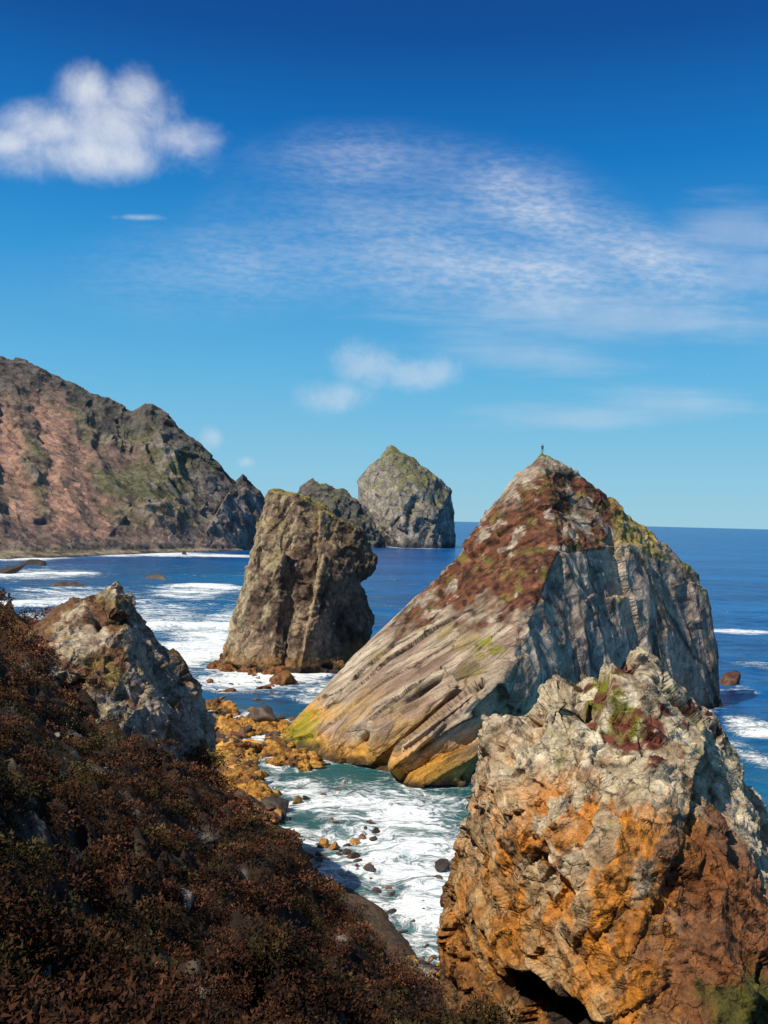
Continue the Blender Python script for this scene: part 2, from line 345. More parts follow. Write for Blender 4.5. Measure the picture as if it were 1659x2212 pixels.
def colnear(c,n,d):
    a=fbm(c,5,5,seed=201); b=fbm(c,1.0,5,seed=202); e=fbm(c,2.2,4,seed=203)
    sv=fbm(c@np.array(Matrix.Rotation(0.35,3,'Y'))/np.array([1,1,3.0]),1.2,5,seed=204)
    C=np.tile([0.49,0.405,0.275],(len(c),1)); C=mixc(C,[0.66,0.57,0.41],sstep(0,0.45,b+a*0.5)); C=mixc(C,[0.31,0.235,0.15],sstep(0.05,0.45,e-b*0.5))
    C=mixc(C,[0.40,0.315,0.26],sstep(0.1,0.6,-a)*0.4)
    lo=sstep(22.0,14,c[:,2]+a*6+sv*5)
    C=mixc(C,[0.42,0.225,0.075],lo*0.85)
    C=mixc(C,[0.52,0.36,0.18],lo*sstep(0.08,0.4,b-sv*0.5)*0.65)
    oc=np.array(P(1290,1880,56)); ro=np.linalg.norm((c-oc)/np.array([8.5,16,6.6]),axis=1)
    C=mixc(C,[0.58,0.205,0.012],sstep(1.2,0.55,ro+a*0.6)*sstep(-0.25,0.08,sv+e*0.4+b*0.3)*0.9)
    C=mixc(C,[0.48,0.18,0.018],lo*sstep(-0.05,0.22,sv+a*0.5)*0.8)
    rc=np.array(P(1590,1990,54)); rr=np.linalg.norm((c-rc)/np.array([7,14,6.4]),axis=1)
    C=mixc(C,[0.16,0.055,0.022],sstep(1.25,0.4,rr+a*0.8+sv*0.8)*0.85)
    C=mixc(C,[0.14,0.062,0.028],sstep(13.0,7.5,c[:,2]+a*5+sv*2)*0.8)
    gc_=np.array(P(1630,2180,50)); C=mixc(C,[0.07,0.075,0.012],sstep(1.1,0.6,np.linalg.norm((c-gc_)/np.array([3.2,6,1.8]),axis=1)+e*0.5+b*0.4)*0.9)
    C=mixc(C,[0.03,0.02,0.015],sstep(1.1,0.8,cave_r(c)))  # cave shadow painted near-black into the rock colour
    for (px,py,dd,r) in [(1350,1550,63,2.9),(1440,1520,68,2.2),(1330,1500,65,1.8),(1290,1520,64,1.5),(1500,1570,70,1.8),(1380,1490,68,1.7)]:
        rr=np.linalg.norm((c-np.array(P(px,py,dd)))/np.array([1,1.6,0.8]),axis=1)/r
        hm=sstep(1.08,0.82,rr+b*1.0+e*0.8); hv=mixc(np.tile([0.16,0.045,0.03],(len(c),1)),[0.18,0.18,0.015],sstep(0,0.3,b+a))
        C=C*(1-hm[:,None])+hv*hm[:,None]
    C=mixc(C,[0.30,0.27,0.08],sstep(0.3,0.55,fbm(c,2.0,4,seed=208)+n[:,2]*0.25-0.1)*sstep(18,26,c[:,2])*0.5)
    return C
RN=np.array(Matrix.Rotation(0.6,3,Vector((0.5,1,-0.3)).normalized()))
matNear=rock_mat('lichen_rock',0.7,0.75,fa=(1.8,0.65),famp=1.2)
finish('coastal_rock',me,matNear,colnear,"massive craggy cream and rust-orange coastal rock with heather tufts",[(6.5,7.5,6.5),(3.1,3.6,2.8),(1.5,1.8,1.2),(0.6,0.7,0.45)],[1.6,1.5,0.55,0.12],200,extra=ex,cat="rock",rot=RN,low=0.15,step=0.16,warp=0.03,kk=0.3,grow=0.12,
       carve=[(P(1180,1500,64),P(1090,1800,60),0.22,0.9),(P(1420,1560,64),P(1350,1800,56),0.2,0.9),(P(1400,1640,60),P(1620,1850,56),0.22,1.0),(P(1250,1600,60),P(1190,1900,56),0.2,0.8),(P(1280,1500,66),P(1210,1720,60),0.2,0.7),(P(1480,1600,66),P(1500,1850,56),0.22,1.0),(P(1050,1700,64),P(1080,2000,61),0.2,0.8),(P(1300,1900,56),P(1500,2100,52),0.22,0.9)])
# ================================================================ left outcrop
oc1=[P(250,1258,88),P(228,1280,86),P(290,1288,88),P(324,1346,88),P(374,1420,89),P(420,1490,90),P(446,1570,91),P(462,1650,91),P(466,1720,91),
     P(165,1325,85),P(130,1375,82),P(100,1420,80),P(195,1500,77),P(290,1580,76),P(370,1640,79),P(415,1700,83),P(90,1600,77),P(250,1700,73),P(400,1800,79),
     P(260,1320,98),P(410,1600,106),P(150,1400,98),P(300,1800,90),P(435,1800,88)]
oc2=[P(130,1325,86),P(180,1305,88),P(215,1290,88),P(100,1350,84),P(50,1400,82),P(120,1480,75),P(50,1500,77),P(220,1450,79),P(200,1350,98),P(80,1400,96)]
oc3=[P(236,1262,87),P(256,1248,88),P(272,1262,88),P(225,1330,85),P(300,1340,86),P(262,1340,92),P(250,1320,83)]
me=remesh(hull_mesh([oc1,oc2,oc3]),0.15,1)
def coloc(c,n,d):
    a=fbm(c,5,5,seed=301); b=fbm(c,1.1,5,seed=302)
    C=np.tile([0.44,0.35,0.245],(len(c),1)); C=mixc(C,[0.60,0.50,0.365],sstep(0,0.5,b+a*0.5)); C=mixc(C,[0.24,0.18,0.13],sstep(0.0,0.45,-b-a*0.4))
    C=mixc(C,[0.32,0.235,0.20],sstep(-0.1,0.7,n[:,0])*0.5)
    lx=sstep(-26,-31,c[:,0]+a*3)*0.5+sstep(21,17,c[:,2])*0.12
    C=mixc(C,[0.15,0.068,0.03],sstep(0.12,0.26,fbm(c,3,5,seed=303)+n[:,2]*0.22-0.12+lx)*0.92)
    C=mixc(C,[0.28,0.22,0.05],sstep(0.18,0.5,fbm(c,1.6,4,seed=304)+n[:,2]*0.2-0.1)*0.55)
    return C
finish('coastal_rock',me,matNear,coloc,"jagged pale rock outcrop rising from heather hillside",[(6,6,9),(2.8,2.8,4.0),(1.2,1.2,1.6),(0.5,0.5,0.5)],[1.2,1.2,0.5,0.12],300,cat="rock",water=False,low=0.15,step=0.2,kk=0.35,grow=0.12,warp=0.04,
       carve=[(P(290,1310,84),P(330,1560,78),0.3,1.2),(P(215,1330,84),P(200,1500,78),0.28,1.0),(P(340,1400,86),P(400,1640,82),0.28,0.9)])
# ================================================================ reefs
matMid2=rock_mat('reef_rock',0.6,0.7)
def reef(pts,n,seed,lab,colr,hmax,sz):
    r=np.random.default_rng(seed); gs=[]
    for i in range(n):
        tt=r.random()*(len(pts)-1); k=int(tt); f=tt-k
        a=pts[k]; b=pts[k+1]; w=a[2]*(1-f)+b[2]*f
        px=a[0]*(1-f)+b[0]*f+r.uniform(-w,w); py=a[1]*(1-f)+b[1]*f+r.uniform(-w,w)*0.28
        x,y=W(px,py); s=sz*r.uniform(0.5,1.5); h=hmax*r.uniform(0.15,1)
        gs.append([(x+s*r.normal()*0.8,y+s*r.normal()*0.7,z) for z in (-1.5,-1.5,-1.5,-1.5,-1.2)]+[(x+s*r.normal()*0.5,y+s*r.normal()*0.5,h*r.uniform(0.3,1)) for _ in range(5)])
    me=remesh(hull_mesh(gs),0.2,1)
    def cf(c,n,d):
        b=fbm(c,2.2,4,seed=seed+3); e=fbm(c,0.7,4,seed=seed+4)
        C=np.tile(colr[0],(len(c),1)); C=mixc(C,colr[1],sstep(-0.1,0.4,b+e*0.5)); C=mixc(C,[0.06,0.035,0.022],sstep(0.8,0.1,c[:,2]+e*0.6+b*0.6)*0.9); return mixc(C,[0.10,0.055,0.03],sstep(0.0,0.4,-b-e*0.4)*0.8)
    finish('reef',me,matMid2,cf,lab,[(3,3,1.5),(1.2,1.2,0.7),(0.5,0.5,0.4)],[0.6,0.4,0.2],seed,cat="rock",low=0.15,step=0.4,grow=0.1)
reef([(455,1520,30),(475,1580,45),(495,1640,42),(525,1700,38),(570,1750,24)],110,701,"low jagged ochre reef running along the shore",([0.42,0.19,0.035],[0.58,0.32,0.07]),2.4,2.3)
reef([(500,1565,30),(560,1575,40),(620,1590,35),(600,1640,30),(680,1660,20)],75,702,"orange-brown reef at the foot of a pyramid stack",([0.42,0.19,0.035],[0.56,0.30,0.06]),2.0,2.1)
reef([(480,1445,20),(520,1440,34),(575,1462,26),(615,1475,12)],50,703,"low reddish-brown weedy reef at foot of dark stack",([0.22,0.085,0.033],[0.34,0.16,0.055]),3.4,2.8)
# ================================================================ headland
keys=[(-600,560,1150,-700,450),(-350,640,1150,-400,540),(-150,715,1140,-200,640),(0,766,1130,-20,735),(60,790,1130,40,765),(100,802,1130,90,790),(150,822,1130,140,815),(200,850,1130,190,845),(250,874,1130,240,875),(285,888,1130,290,905),(312,874,1125,325,930),
(350,882,1125,370,955),(380,908,1125,400,975),(420,955,1130,440,1000),(445,972,1130,460,1015),(470,990,1135,480,1030),(495,1022,1140,503,1050),(510,1037,1145,515,1060),(525,1022,1155,530,1080),(545,1042,1165,550,1100),(572,1078,1175,575,1120),(600,1140,1185,595,1140),(625,1186,1190,615,1165)]
R=np.array([P(a,b,c) for a,b,c,_,_ in keys]); B=np.array([(uv(d,1185)[0]*e,e,0) for _,_,_,d,e in keys])
NS,NTT=740,360
sk=np.arange(len(keys)); s=np.linspace(0,len(keys)-1,NS)
Ri=np.stack([np.interp(s,sk,R[:,k]) for k in range(3)],1); Bi=np.stack([np.interp(s,sk,B[:,k]) for k in range(3)],1)
kpx=np.interp(s,sk,[k[0] for k in keys])
t=np.linspace(-0.10,1.35,NTT)
g=np.interp(t,[-0.10,-0.03,0.0,0.06,0.085,0.14,0.5,0.8,0.93,1.0,1.1,1.35],[-0.04,0.0,0.012,0.02,0.055,0.10,0.44,0.73,0.91,1.0,0.95,0.7])
S,Tt=np.meshgrid(np.arange(NS),np.arange(NTT),indexing='ij'); S=S.ravel(); Tt=Tt.ravel(); tv=t[Tt]
co=Bi[S]+(Ri[S]-Bi[S])*tv[:,None]; co[:,2]=Ri[S][:,2]*g[Tt]
ss=kpx[S]
amp=np.clip(Ri[S][:,2]/150,0.15,1)*sstep(0.05,0.25,tv)
wp1=fbm(co,110,4,seed=420); wp2=fbm(co,30,4,seed=421)
gc=np.stack([ss+tv*230+wp1*80+wp2*14,tv*70+wp1*30,0*tv],1)
gul=fbm(gc,95,3,seed=400,ridge=True); gul2=fbm(gc,26,4,seed=405,ridge=True)
rd2=fbm(co,26,5,seed=401,ridge=True)
fv,fc=chip(co@RB,(38,38,38),402,0.5,1.0); fv2,fc2=chip(co@RB,(13,13,13),403,0.5,1.0)
dn=1-tv
sc1=np.exp(-(np.maximum(np.abs(ss-(82+130*dn)+wp2*45)-(16+46*dn),0)/20)**2)*sstep(0.09,0.18,tv)*sstep(0.95,0.80,tv+wp2*0.15)
sc2=np.exp(-(np.maximum(np.abs(ss-(-25+95*dn)+wp2*35)-(6+22*dn),0)/16)**2)*sstep(0.1,0.2,tv)*sstep(0.75,0.58,tv+wp2*0.15)
scree=np.clip(sc1+0.8*sc2,0,1)
patch=fbm(co,75,4,seed=406)
crag=np.clip(sstep(0.74,0.88,tv+wp2*0.1)*0.9+sstep(280,380,ss)*0.9+sstep(0.24,0.1,tv)*0.6+sstep(0.06,0.22,patch),0.08,1)*(1-0.9*scree)
mid=np.sin(np.pi*np.clip(tv,0,1))**0.6
dd=(gul*12*mid*(1-0.6*scree)+gul2*2.4*mid*(0.25+0.75*crag)*(1-0.7*scree)+crag*(rd2*2.5*(0.5+mid*0.5)+fv*12+fv2*6)-scree*2)*amp
dirn=np.array([0.45,-0.6,0.66])
co2=co+dd[:,None]*dirn
co2[:,2]+=fbm(co,6,3,seed=404)*1.0*sstep(-0.04,0.02,tv)*(1-0.7*scree)
idx=np.arange(NS*NTT).reshape(NS,NTT)
fq=np.stack([idx[:-1,:-1],idx[1:,:-1],idx[1:,1:],idx[:-1,1:]],-1).reshape(-1,4)
def grid_mesh(name,co,fq):
    me=bpy.data.meshes.new(name); me.vertices.add(len(co)); me.vertices.foreach_set('co',co.astype(np.float32).ravel())
    me.loops.add(fq.size); me.loops.foreach_set('vertex_index',fq.astype(np.int32).ravel())
    k=fq.shape[1]; me.polygons.add(len(fq)); me.polygons.foreach_set('loop_start',np.arange(0,fq.size,k,dtype=np.int32))
    try: me.polygons.foreach_set('loop_total',np.full(len(fq),k,dtype=np.int32))
    except Exception: pass
    me.update(calc_edges=True); smooth(me); return me
me=grid_mesh('headland',co2,fq); n2=get_no(me)
a=fbm(co2,60,5,seed=410); b=fbm(co2,14,5,seed=411)
C=np.tile([0.165,0.105,0.075],(len(co),1))
C=mixc(C,[0.115,0.108,0.04],sstep(-0.1,0.15,a+b*0.4)*sstep(0.1,0.25,tv)*0.85)
C=mixc(C,[0.27,0.21,0.175],sstep(0.12,0.4,crag*0.4+b*0.8-0.15)*0.65)
C=mixc(C,[0.30,0.25,0.215],sstep(310,440,ss+a*120)*sstep(-0.05,0.3,b-a*0.3+0.1)*0.65)
C=mixc(C,[0.42,0.225,0.15],np.clip(scree*1.1,0,1)*np.clip(0.75+b*0.9+a*0.4,0.3,1))
C=mixc(C,[0.30,0.185,0.135],sstep(0.42,0.12,tv)*sstep(-0.1,0.35,a+0.2)*0.6*(1-scree))
C=mixc(C,[0.07,0.058,0.046],sstep(0.78,0.92,tv+b*0.15)*0.75)
C=mixc(C,[0.05,0.042,0.04],np.maximum(sstep(0.0,0.25,-fv-0.1+b*0.4),sstep(-0.1,-0.4,gul2)*0.5)*crag*0.6)  # shade of recesses and gullies painted into the colour
C=mixc(C,mixc(np.tile([0.27,0.21,0.13],(len(C),1)),[0.10,0.075,0.05],sstep(-0.2,0.3,b)),sstep(0.085,0.06,tv))
C=mixc(C,[0.07,0.055,0.045],sstep(-0.01,-0.025,tv))
C=mixc(C,[0.22,0.33,0.42],np.full(len(C),0.06))  # aerial haze tinted into the headland colour
set_col(me,C)
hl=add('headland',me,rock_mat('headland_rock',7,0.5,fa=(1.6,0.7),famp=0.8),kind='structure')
print('headland',time.time()-T0)
# ================================================================ hillside
ctr=[(0,0,38.3),(0,4,36.6),(0,10,33.6),(0,20,28.2),P(0,2212,12),P(400,2212,18),P(760,2212,29.5),P(0,2000,17),P(0,1800,25),P(300,2000,27),P(0,1640,40),P(0,1500,60),P(0,1380,76),P(0,1322,98),
P(400,1900,40),P(250,1750,48),P(600,2050,40),P(150,1600,58),P(350,1680,70),P(465,1690,85),P(545,1778,73),P(615,1850,65),P(670,1930,58),P(755,2012,52),P(845,2082,47),P(895,2130,44),P(955,2205,41),
P(540,1900,52),P(720,2130,40),P(450,1780,66),
(-12,100,4),(-4,82,2.5),(5,66,2),(9,56,3),(12,47,4),(20,40,6),(6,34,15),(13,26,16),(12,10,31),(30,20,17),(50,20,14),(60,40,4),(38,56,2),(55,70,-3),(30,95,-3),
(-35,110,24),(-50,112,27),(-45,135,10),(-30,125,3),(-50,165,-3),(-80,150,-3),(-100,120,10),(-90,70,44),(-60,45,42),(-60,80,36),(-40,25,41),(-22,8,41),(-30,-15,48),(0,-15,45),(20,-10,38),
(-22,100,14),(-25,112,8)]
for (px,py,zz) in [(500,1620,0.2),(560,1700,0.1),(470,1560,0.1),(590,1550,-0.3),(620,1660,-0.5),(650,1760,-0.6),(700,1690,-1.5),(800,1800,-1.6),(900,1950,-1),(930,2120,0.9),(860,2080,0.5),(750,1480,-3),(480,1480,-0.8),(400,1450,-3),(1000,1750,-3),(700,1880,-0.4),(560,1440,-2)]:
    x,y=W(px,py); ctr.append((x,y,zz))
ctr=np.array(ctr,dtype=float)
def rbf_fit(c):
    D=np.linalg.norm(c[:,None,:2]-c[None,:,:2],axis=2)
    n=len(c); M=np.zeros((n+3,n+3)); M[:n,:n]=D; M[:n,n]=1; M[:n,n+1:]=c[:,:2]; M[n,:n]=1; M[n+1:,:n]=c[:,:2].T
    return np.linalg.solve(M,np.concatenate([c[:,2],[0,0,0]]))
rw=rbf_fit(ctr)
def hgt(xy):
    r=rw[-3]+xy@rw[-2:]
    for k in range(len(ctr)): r=r+rw[k]*np.sqrt(((xy-ctr[k,:2])**2).sum(1)+1.5)
    return np.clip(r,-5,60)
NR,NA=820,640
rad=np.concatenate([[0.5],np.geomspace(1.2,230,NR-1)]); ang=np.radians(np.linspace(-120,75,NA))
RR,AA=np.meshgrid(rad,ang,indexing='ij'); RR=RR.ravel(); AA=AA.ravel()
xy=np.stack([RR*np.sin(AA),RR*np.cos(AA)],1)
def surf(xy):
    z=hgt(xy); p=np.stack([xy[:,0],xy[:,1],z],1)
    hi=sstep(0.5,3,z); r=np.hypot(xy[:,0],xy[:,1])
    lump=(fbm(p,9,3,seed=500)*1.9+fbm(p,3.2,3,seed=507)*2.2-0.4)*sstep(5,26,r)
    f,c=facet(p,(2.4,2.4,1.8),501,0.9,0.25,chip=0.6); rk=sstep(0.16,0.28,fbm(p,3.5,5,seed=502)-0.04)
    pw=p+np.stack([fbm(p,1.2,2,seed=508),fbm(p,1.2,2,seed=509),0*z],1)*0.9
    w_,cc=facet(pw,(2.0,2.0,5.0),506,0,0); w2,cc2=facet(pw,(0.75,0.75,2.0),516,0,0)
    pf=((1-np.clip(1-cc,0,1)**2)*1.4+(1-np.clip(1-cc2,0,1)**2)*0.45-0.6)*(0.5+1.0*sstep(-.3,.3,fbm(p,4,2,seed=517)))
    z2=z+hi*(lump+rk*(f+0.3)*0.9+(1-rk)*pf*sstep(5,20,r))+(1-hi)*(fbm(p,2.5,4,seed=504)*0.35)
    return z2,rk,hi,cc
z2,rk,hi,ccell=surf(xy)
co=np.stack([xy[:,0],xy[:,1],z2],1)
idx=np.arange(NR*NA).reshape(NR,NA)
fq=np.stack([idx[:-1,:-1],idx[:-1,1:],idx[1:,1:],idx[1:,:-1]],-1).reshape(-1,4)[:,::-1]
me=grid_mesh('hillside',co,fq); n2=get_no(me)
if n2[:,2].mean()<0:
    me.flip_normals(); n2=-n2
a=fbm(co,6,5,seed=510); b=fbm(co,0.9,4,seed=511)
C=np.tile([0.028,0.017,0.011],(len(co),1)); C=mixc(C,[0.040,0.032,0.013],sstep(0,0.5,a)); C=mixc(C,[0.016,0.010,0.007],sstep(0,0.5,b))
C=mixc(C,[0.17,0.145,0.12],rk*sstep(-0.05,0.25,b+0.05)*0.8)
C=mixc(C,[0.14,0.062,0.03],sstep(66,82,co[:,1])*sstep(-0.3,0.3,a)*(1-rk)*0.9)
C=C*hi[:,None]+(1-hi)[:,None]*mixc(np.tile([0.11,0.07,0.04],(len(co),1)),[0.04,0.03,0.025],sstep(0.5,0.0,z2))
set_col(me,C)
add('hillside',me,rock_mat('heath_ground',0.35,0.6,famp=0.5),kind='structure'); note_water(co)
print('hill',time.time()-T0)
# ---- heather clumps (one uncountable ground cover)
def heather():
    NC=10500
    r=8*np.exp(rng.random(NC*3)*math.log(112/8)); th=np.radians(-34+rng.random(NC*3)*48)
    xy=np.stack([r*np.sin(th),r*np.cos(th)],1)
    z,rk,hi,cc_=surf(xy)
    keep=(hi>0.9)&(z>2.5)&(rng.random(len(r))<np.clip(1-rk*0.9,0,1))&(rng.random(len(r))<sstep(0.08,0.3,cc_)+0.04)
    n0=fbm(np.stack([xy[:,0],xy[:,1],z],1),3.0,3,seed=520)
    keep&=(n0>-0.45)
    xy=xy[keep][:NC]; z=z[keep][:NC]; r=r[keep][:NC]; n0=n0[keep][:NC]
    n=len(r); R0=(0.15+0.0064*r)*(0.5+1.7*rng.random(n)**1.8)+0.04
    M=150
    d=rng.normal(size=(n,M,3)); d[:,:,2]=np.abs(d[:,:,2])*0.9+0.1; d/=np.linalg.norm(d,axis=2,keepdims=True)
    rr=(0.5+0.5*rng.random((n,M,1))**0.7)
    tc=rng.normal(size=(n,8,3)); tc[:,:,2]=np.abs(tc[:,:,2]); tc/=np.linalg.norm(tc,axis=2,keepdims=True)
    ti=rng.integers(0,8,(n,M)); base_=np.take_along_axis(tc,ti[:,:,None].repeat(3,2),1)
    c=(base_*0.62+d*rr*0.5)*R0[:,None,None]*np.array([1.05,1.05,1.0])
    c+=np.stack([xy[:,0],xy[:,1],z-0.06*R0],1)[:,None,:]
    up=d+rng.normal(size=d.shape)*0.6; up/=np.linalg.norm(up,axis=2,keepdims=True)
    sd=np.cross(up,rng.normal(size=d.shape)); sd/=np.linalg.norm(sd,axis=2,keepdims=True)
    L=(R0*0.10)[:,None,None]*(0.6+0.8*rng.random((n,M,1))); w=L*0.5
    v=np.stack([c-sd*w-up*L*0.3,c+sd*w-up*L*0.3,c+up*L*1.3],2).reshape(-1,3)
    me=grid_mesh('heather',v,np.arange(len(v)).reshape(-1,3))
    me.polygons.foreach_set('use_smooth',np.zeros(len(me.polygons),dtype=bool))
    base=np.array([[0.095,0.042,0.022],[0.068,0.048,0.018],[0.125,0.052,0.028],[0.035,0.022,0.015],[0.11,0.078,0.028]])
    pick=np.where(n0>0.12,rng.choice([0,1,1,4],n),rng.choice([0,2,0,3,2],n))
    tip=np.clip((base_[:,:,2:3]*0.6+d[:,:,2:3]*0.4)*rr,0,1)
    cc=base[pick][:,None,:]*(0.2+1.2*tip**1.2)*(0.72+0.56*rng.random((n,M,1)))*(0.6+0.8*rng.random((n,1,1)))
    cc=cc*(0.62+0.45*sstep(15,42,r)+1.1*sstep(60,82,r))[:,None,None]  # vignette darkening of near clumps painted into leaf colour; far ones brighter
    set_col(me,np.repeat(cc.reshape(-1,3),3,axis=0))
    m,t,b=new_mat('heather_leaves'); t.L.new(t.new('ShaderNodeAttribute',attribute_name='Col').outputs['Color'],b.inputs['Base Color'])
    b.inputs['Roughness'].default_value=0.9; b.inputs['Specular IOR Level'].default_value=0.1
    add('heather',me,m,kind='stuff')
heather(); print('heather',time.time()-T0)
# ================================================================ boulders
def boulder_mesh(seed,cols,flat=0.7,sub=5):
    bm=bmesh.new(); bmesh.ops.create_icosphere(bm,subdivisions=sub,radius=1.0)
    me=bpy.data.meshes.new('boulder'); bm.to_mesh(me); bm.free(); smooth(me)
    co=get_co(me); o=np.array([seed*7.3,seed*3.1,seed*1.7])
    r=np.random.default_rng(seed); ds=r.normal(size=(11,3)); ds/=np.linalg.norm(ds,axis=1,keepdims=True)
    k=np.min(r.uniform(0.45,0.9,11)/np.clip(co@ds.T,0.05,None),axis=1); co=co*np.minimum(k,1.25)[:,None]
    f2,c2=chip(co+o,0.45,seed+1)
    d=f2*0.12+fbm(co+o,0.9,3,seed=seed)*0.06
    co=co*(1+d)[:,None]*np.array([1.3,0.95,flat]); set_co(me,co)
    b=fbm(co+o,0.5,4,seed=seed+3); C=np.tile(cols[0],(len(co),1)); C=mixc(C,cols[1],sstep(-0.1,0.4,b)); C=mixc(C,cols[2],sstep(-0.0,-0.35,co[:,2]+b*0.3))
    set_col(me,C); return me
def bmat(name,L):
    m,t,b=new_mat(name); g=t.new('ShaderNodeTexCoord').outputs['Object']
    col=t.new('ShaderNodeAttribute',attribute_name='Col').outputs['Color']
    inf=t.new('ShaderNodeObjectInfo').outputs['Random']
    n1=t.noise(g,1/L,6,0.65); v=t.ramp(n1,0.3,0.7,0.5,1.4); v=t.m('MULTIPLY',v,t.ramp(inf,0,1,0.35,1.2))
    vc=t.new('ShaderNodeCombineXYZ'); [t.L.new(v,vc.inputs[i]) for i in range(3)]
    t.L.new(t.mix(1.0,col,vc.outputs[0],'MULTIPLY'),b.inputs['Base Color'])
    bp=t.new('ShaderNodeBump'); bp.inputs['Strength'].default_value=0.6; bp.inputs['Distance'].default_value=L*0.6; t.L.new(n1,bp.inputs['Height']); t.L.new(bp.outputs[0],b.inputs['Normal'])
    b.inputs['Roughness'].default_value=0.65; return m
mB=bmat('boulder_rock',0.3)
OR=([0.42,0.19,0.035],[0.56,0.31,0.07],[0.08,0.04,0.022]); DK=([0.055,0.04,0.033],[0.10,0.07,0.05],[0.025,0.018,0.015]); RD=([0.16,0.06,0.03],[0.24,0.11,0.05],[0.04,0.025,0.02]); GY=([0.17,0.15,0.125],[0.26,0.235,0.20],[0.06,0.05,0.045])
BM={k:[boulder_mesh(20+7*i+n*50,c,sub=4) for i in range(6)] for n,(k,c) in enumerate([('o',OR),('d',DK),('r',RD),('g',GY)])}
for ms in BM.values():
    for me in ms: me.materials.append(mB)
LB={'o':"ochre-orange boulder on the rocky shore",'d':"dark wet rock at the water's edge",'r':"reddish-brown weed-stained rock washed by surf",'g':"small grey stone lying in the heather"}
def boulder(kind,px,py,size,z=None,group=None,xyz=None,sc=None,label=None):
    o=bpy.data.objects.new('boulder',BM[kind][rng.integers(6)])
    if xyz is None:
        x,y=W(px,py); xyz=(x,y,0.0 if z is None else z)
    o.location=xyz; o.rotation_euler=(rng.normal()*0.3,rng.normal()*0.3,rng.random()*6.28)
    k=size; o.scale=(k*(0.8+0.4*rng.random()),k*(0.8+0.4*rng.random()),k*(0.7+0.6*rng.random())) if sc is None else sc
    link(o); o['label']=label or LB[kind]; o['category']='rock'
    if group: o['group']=group
    if xyz[2]<2: water_pts.append(np.array([[xyz[0]+math.cos(q)*k,xyz[1]+math.sin(q)*k] for q in np.linspace(0,6.28,10)]))
    return o
gS="boulders along the rocky shore"
line=[(455,1520,45),(480,1580,55),(500,1640,48),(530,1700,45),(575,1760,28),(585,1800,18)]
for i in range(115):
    tt=rng.random()*(len(line)-1); k=int(tt); f=tt-k
    x=line[k][0]*(1-f)+line[k+1][0]*f; y=line[k][1]*(1-f)+line[k+1][1]*f; w=line[k][2]*(1-f)+line[k+1][2]*f
    boulder(rng.choice(['o','r','d'],p=[.55,.18,.27]),x+rng.uniform(-1,1)*w,y+rng.uniform(-1,1)*20,rng.choice([0.4,0.7,1.0,1.4,1.9],p=[.38,.3,.17,.1,.05]),z=rng.uniform(0.4,1.2),group=gS)
for i in range(30): boulder(rng.choice(['o','d']),rng.uniform(520,640),rng.uniform(1540,1625),rng.uniform(0.4,1.2),z=0.6,group=gS)
for i in range(26): boulder('r' if rng.random()<.7 else 'd',rng.uniform(440,650),rng.uniform(1445,1540),rng.uniform(0.5,1.5),z=-0.1,group=gS)
for i in range(44): boulder(rng.choice(['o','r','d']),rng.uniform(570,820),rng.uniform(1690,1880),rng.uniform(0.3,0.85),z=-0.1,group=gS)
for i in range(30):
    y=rng.uniform(1850,2050); x=rng.uniform(640+(y-1850)*1.1,960); boulder(rng.choice(['d','r']),x,y,rng.uniform(0.25,0.7),z=-0.2,group=gS)
for i in range(45):
    y=rng.uniform(2085,2150); x=rng.uniform(870+(y-2075)*1.0,975); boulder('g' if rng.random()<.6 else 'o',x,y,rng.uniform(0.15,0.35),z=0.95,group=gS,label="pale rounded beach stone among pebbles")
boulder('o',702,1828,0.9,z=0.2,label="single orange boulder standing in foaming water")
boulder('o',640,1735,0.9,z=0.2); boulder('o',540,1690,1.9,z=0.9); boulder('o',490,1665,2.0,z=0.9)
boulder('d',560,1565,1,z=0.9,sc=(3.9,3.3,4.6),label="large dark boulder on the orange shore")
boulder('r',1573,1478,1,z=0,sc=(3.8,3.3,4.6),label="small reddish rock standing in open surf")
boulder('d',332,1250,1,z=-.5,sc=(9,6,7),label="dark rounded rock rising from the bay"); boulder('d',150,1270,1,z=-.5,sc=(6.5,5,5),label="dark low rock rising from the bay")
for px,py,s_ in [(60,1222,8),(30,1228,6),(95,1226,6),(385,1205,5),(400,1198,5),(5,1240,11)]: boulder('d',px,py,1,z=-.3,sc=(s_,s_*0.7,s_*0.5),label="dark rock lying off the far beach")
boulder('d',945,1862,1,z=-.2,sc=(1.8,1.2,0.6),label="flat dark rock ledge beside the cliff foot")
cand=rng.random((900,2)); cnt=0
for a_,b_ in cand:
    r_=14*math.exp(a_*math.log(6)); th=math.radians(-30+b_*36); p=np.array([[r_*math.sin(th),r_*math.cos(th)]]); zz=surf(p)[0][0]
    if zz<9: continue
    s_=(0.06+0.006*r_)*rng.uniform(0.5,1.6); boulder('g',0,0,s_,xyz=(p[0,0],p[0,1],zz+s_*0.35),group="stones scattered over the heather slope"); cnt+=1
    if cnt>=85: break
print('boulders',time.time()-T0)
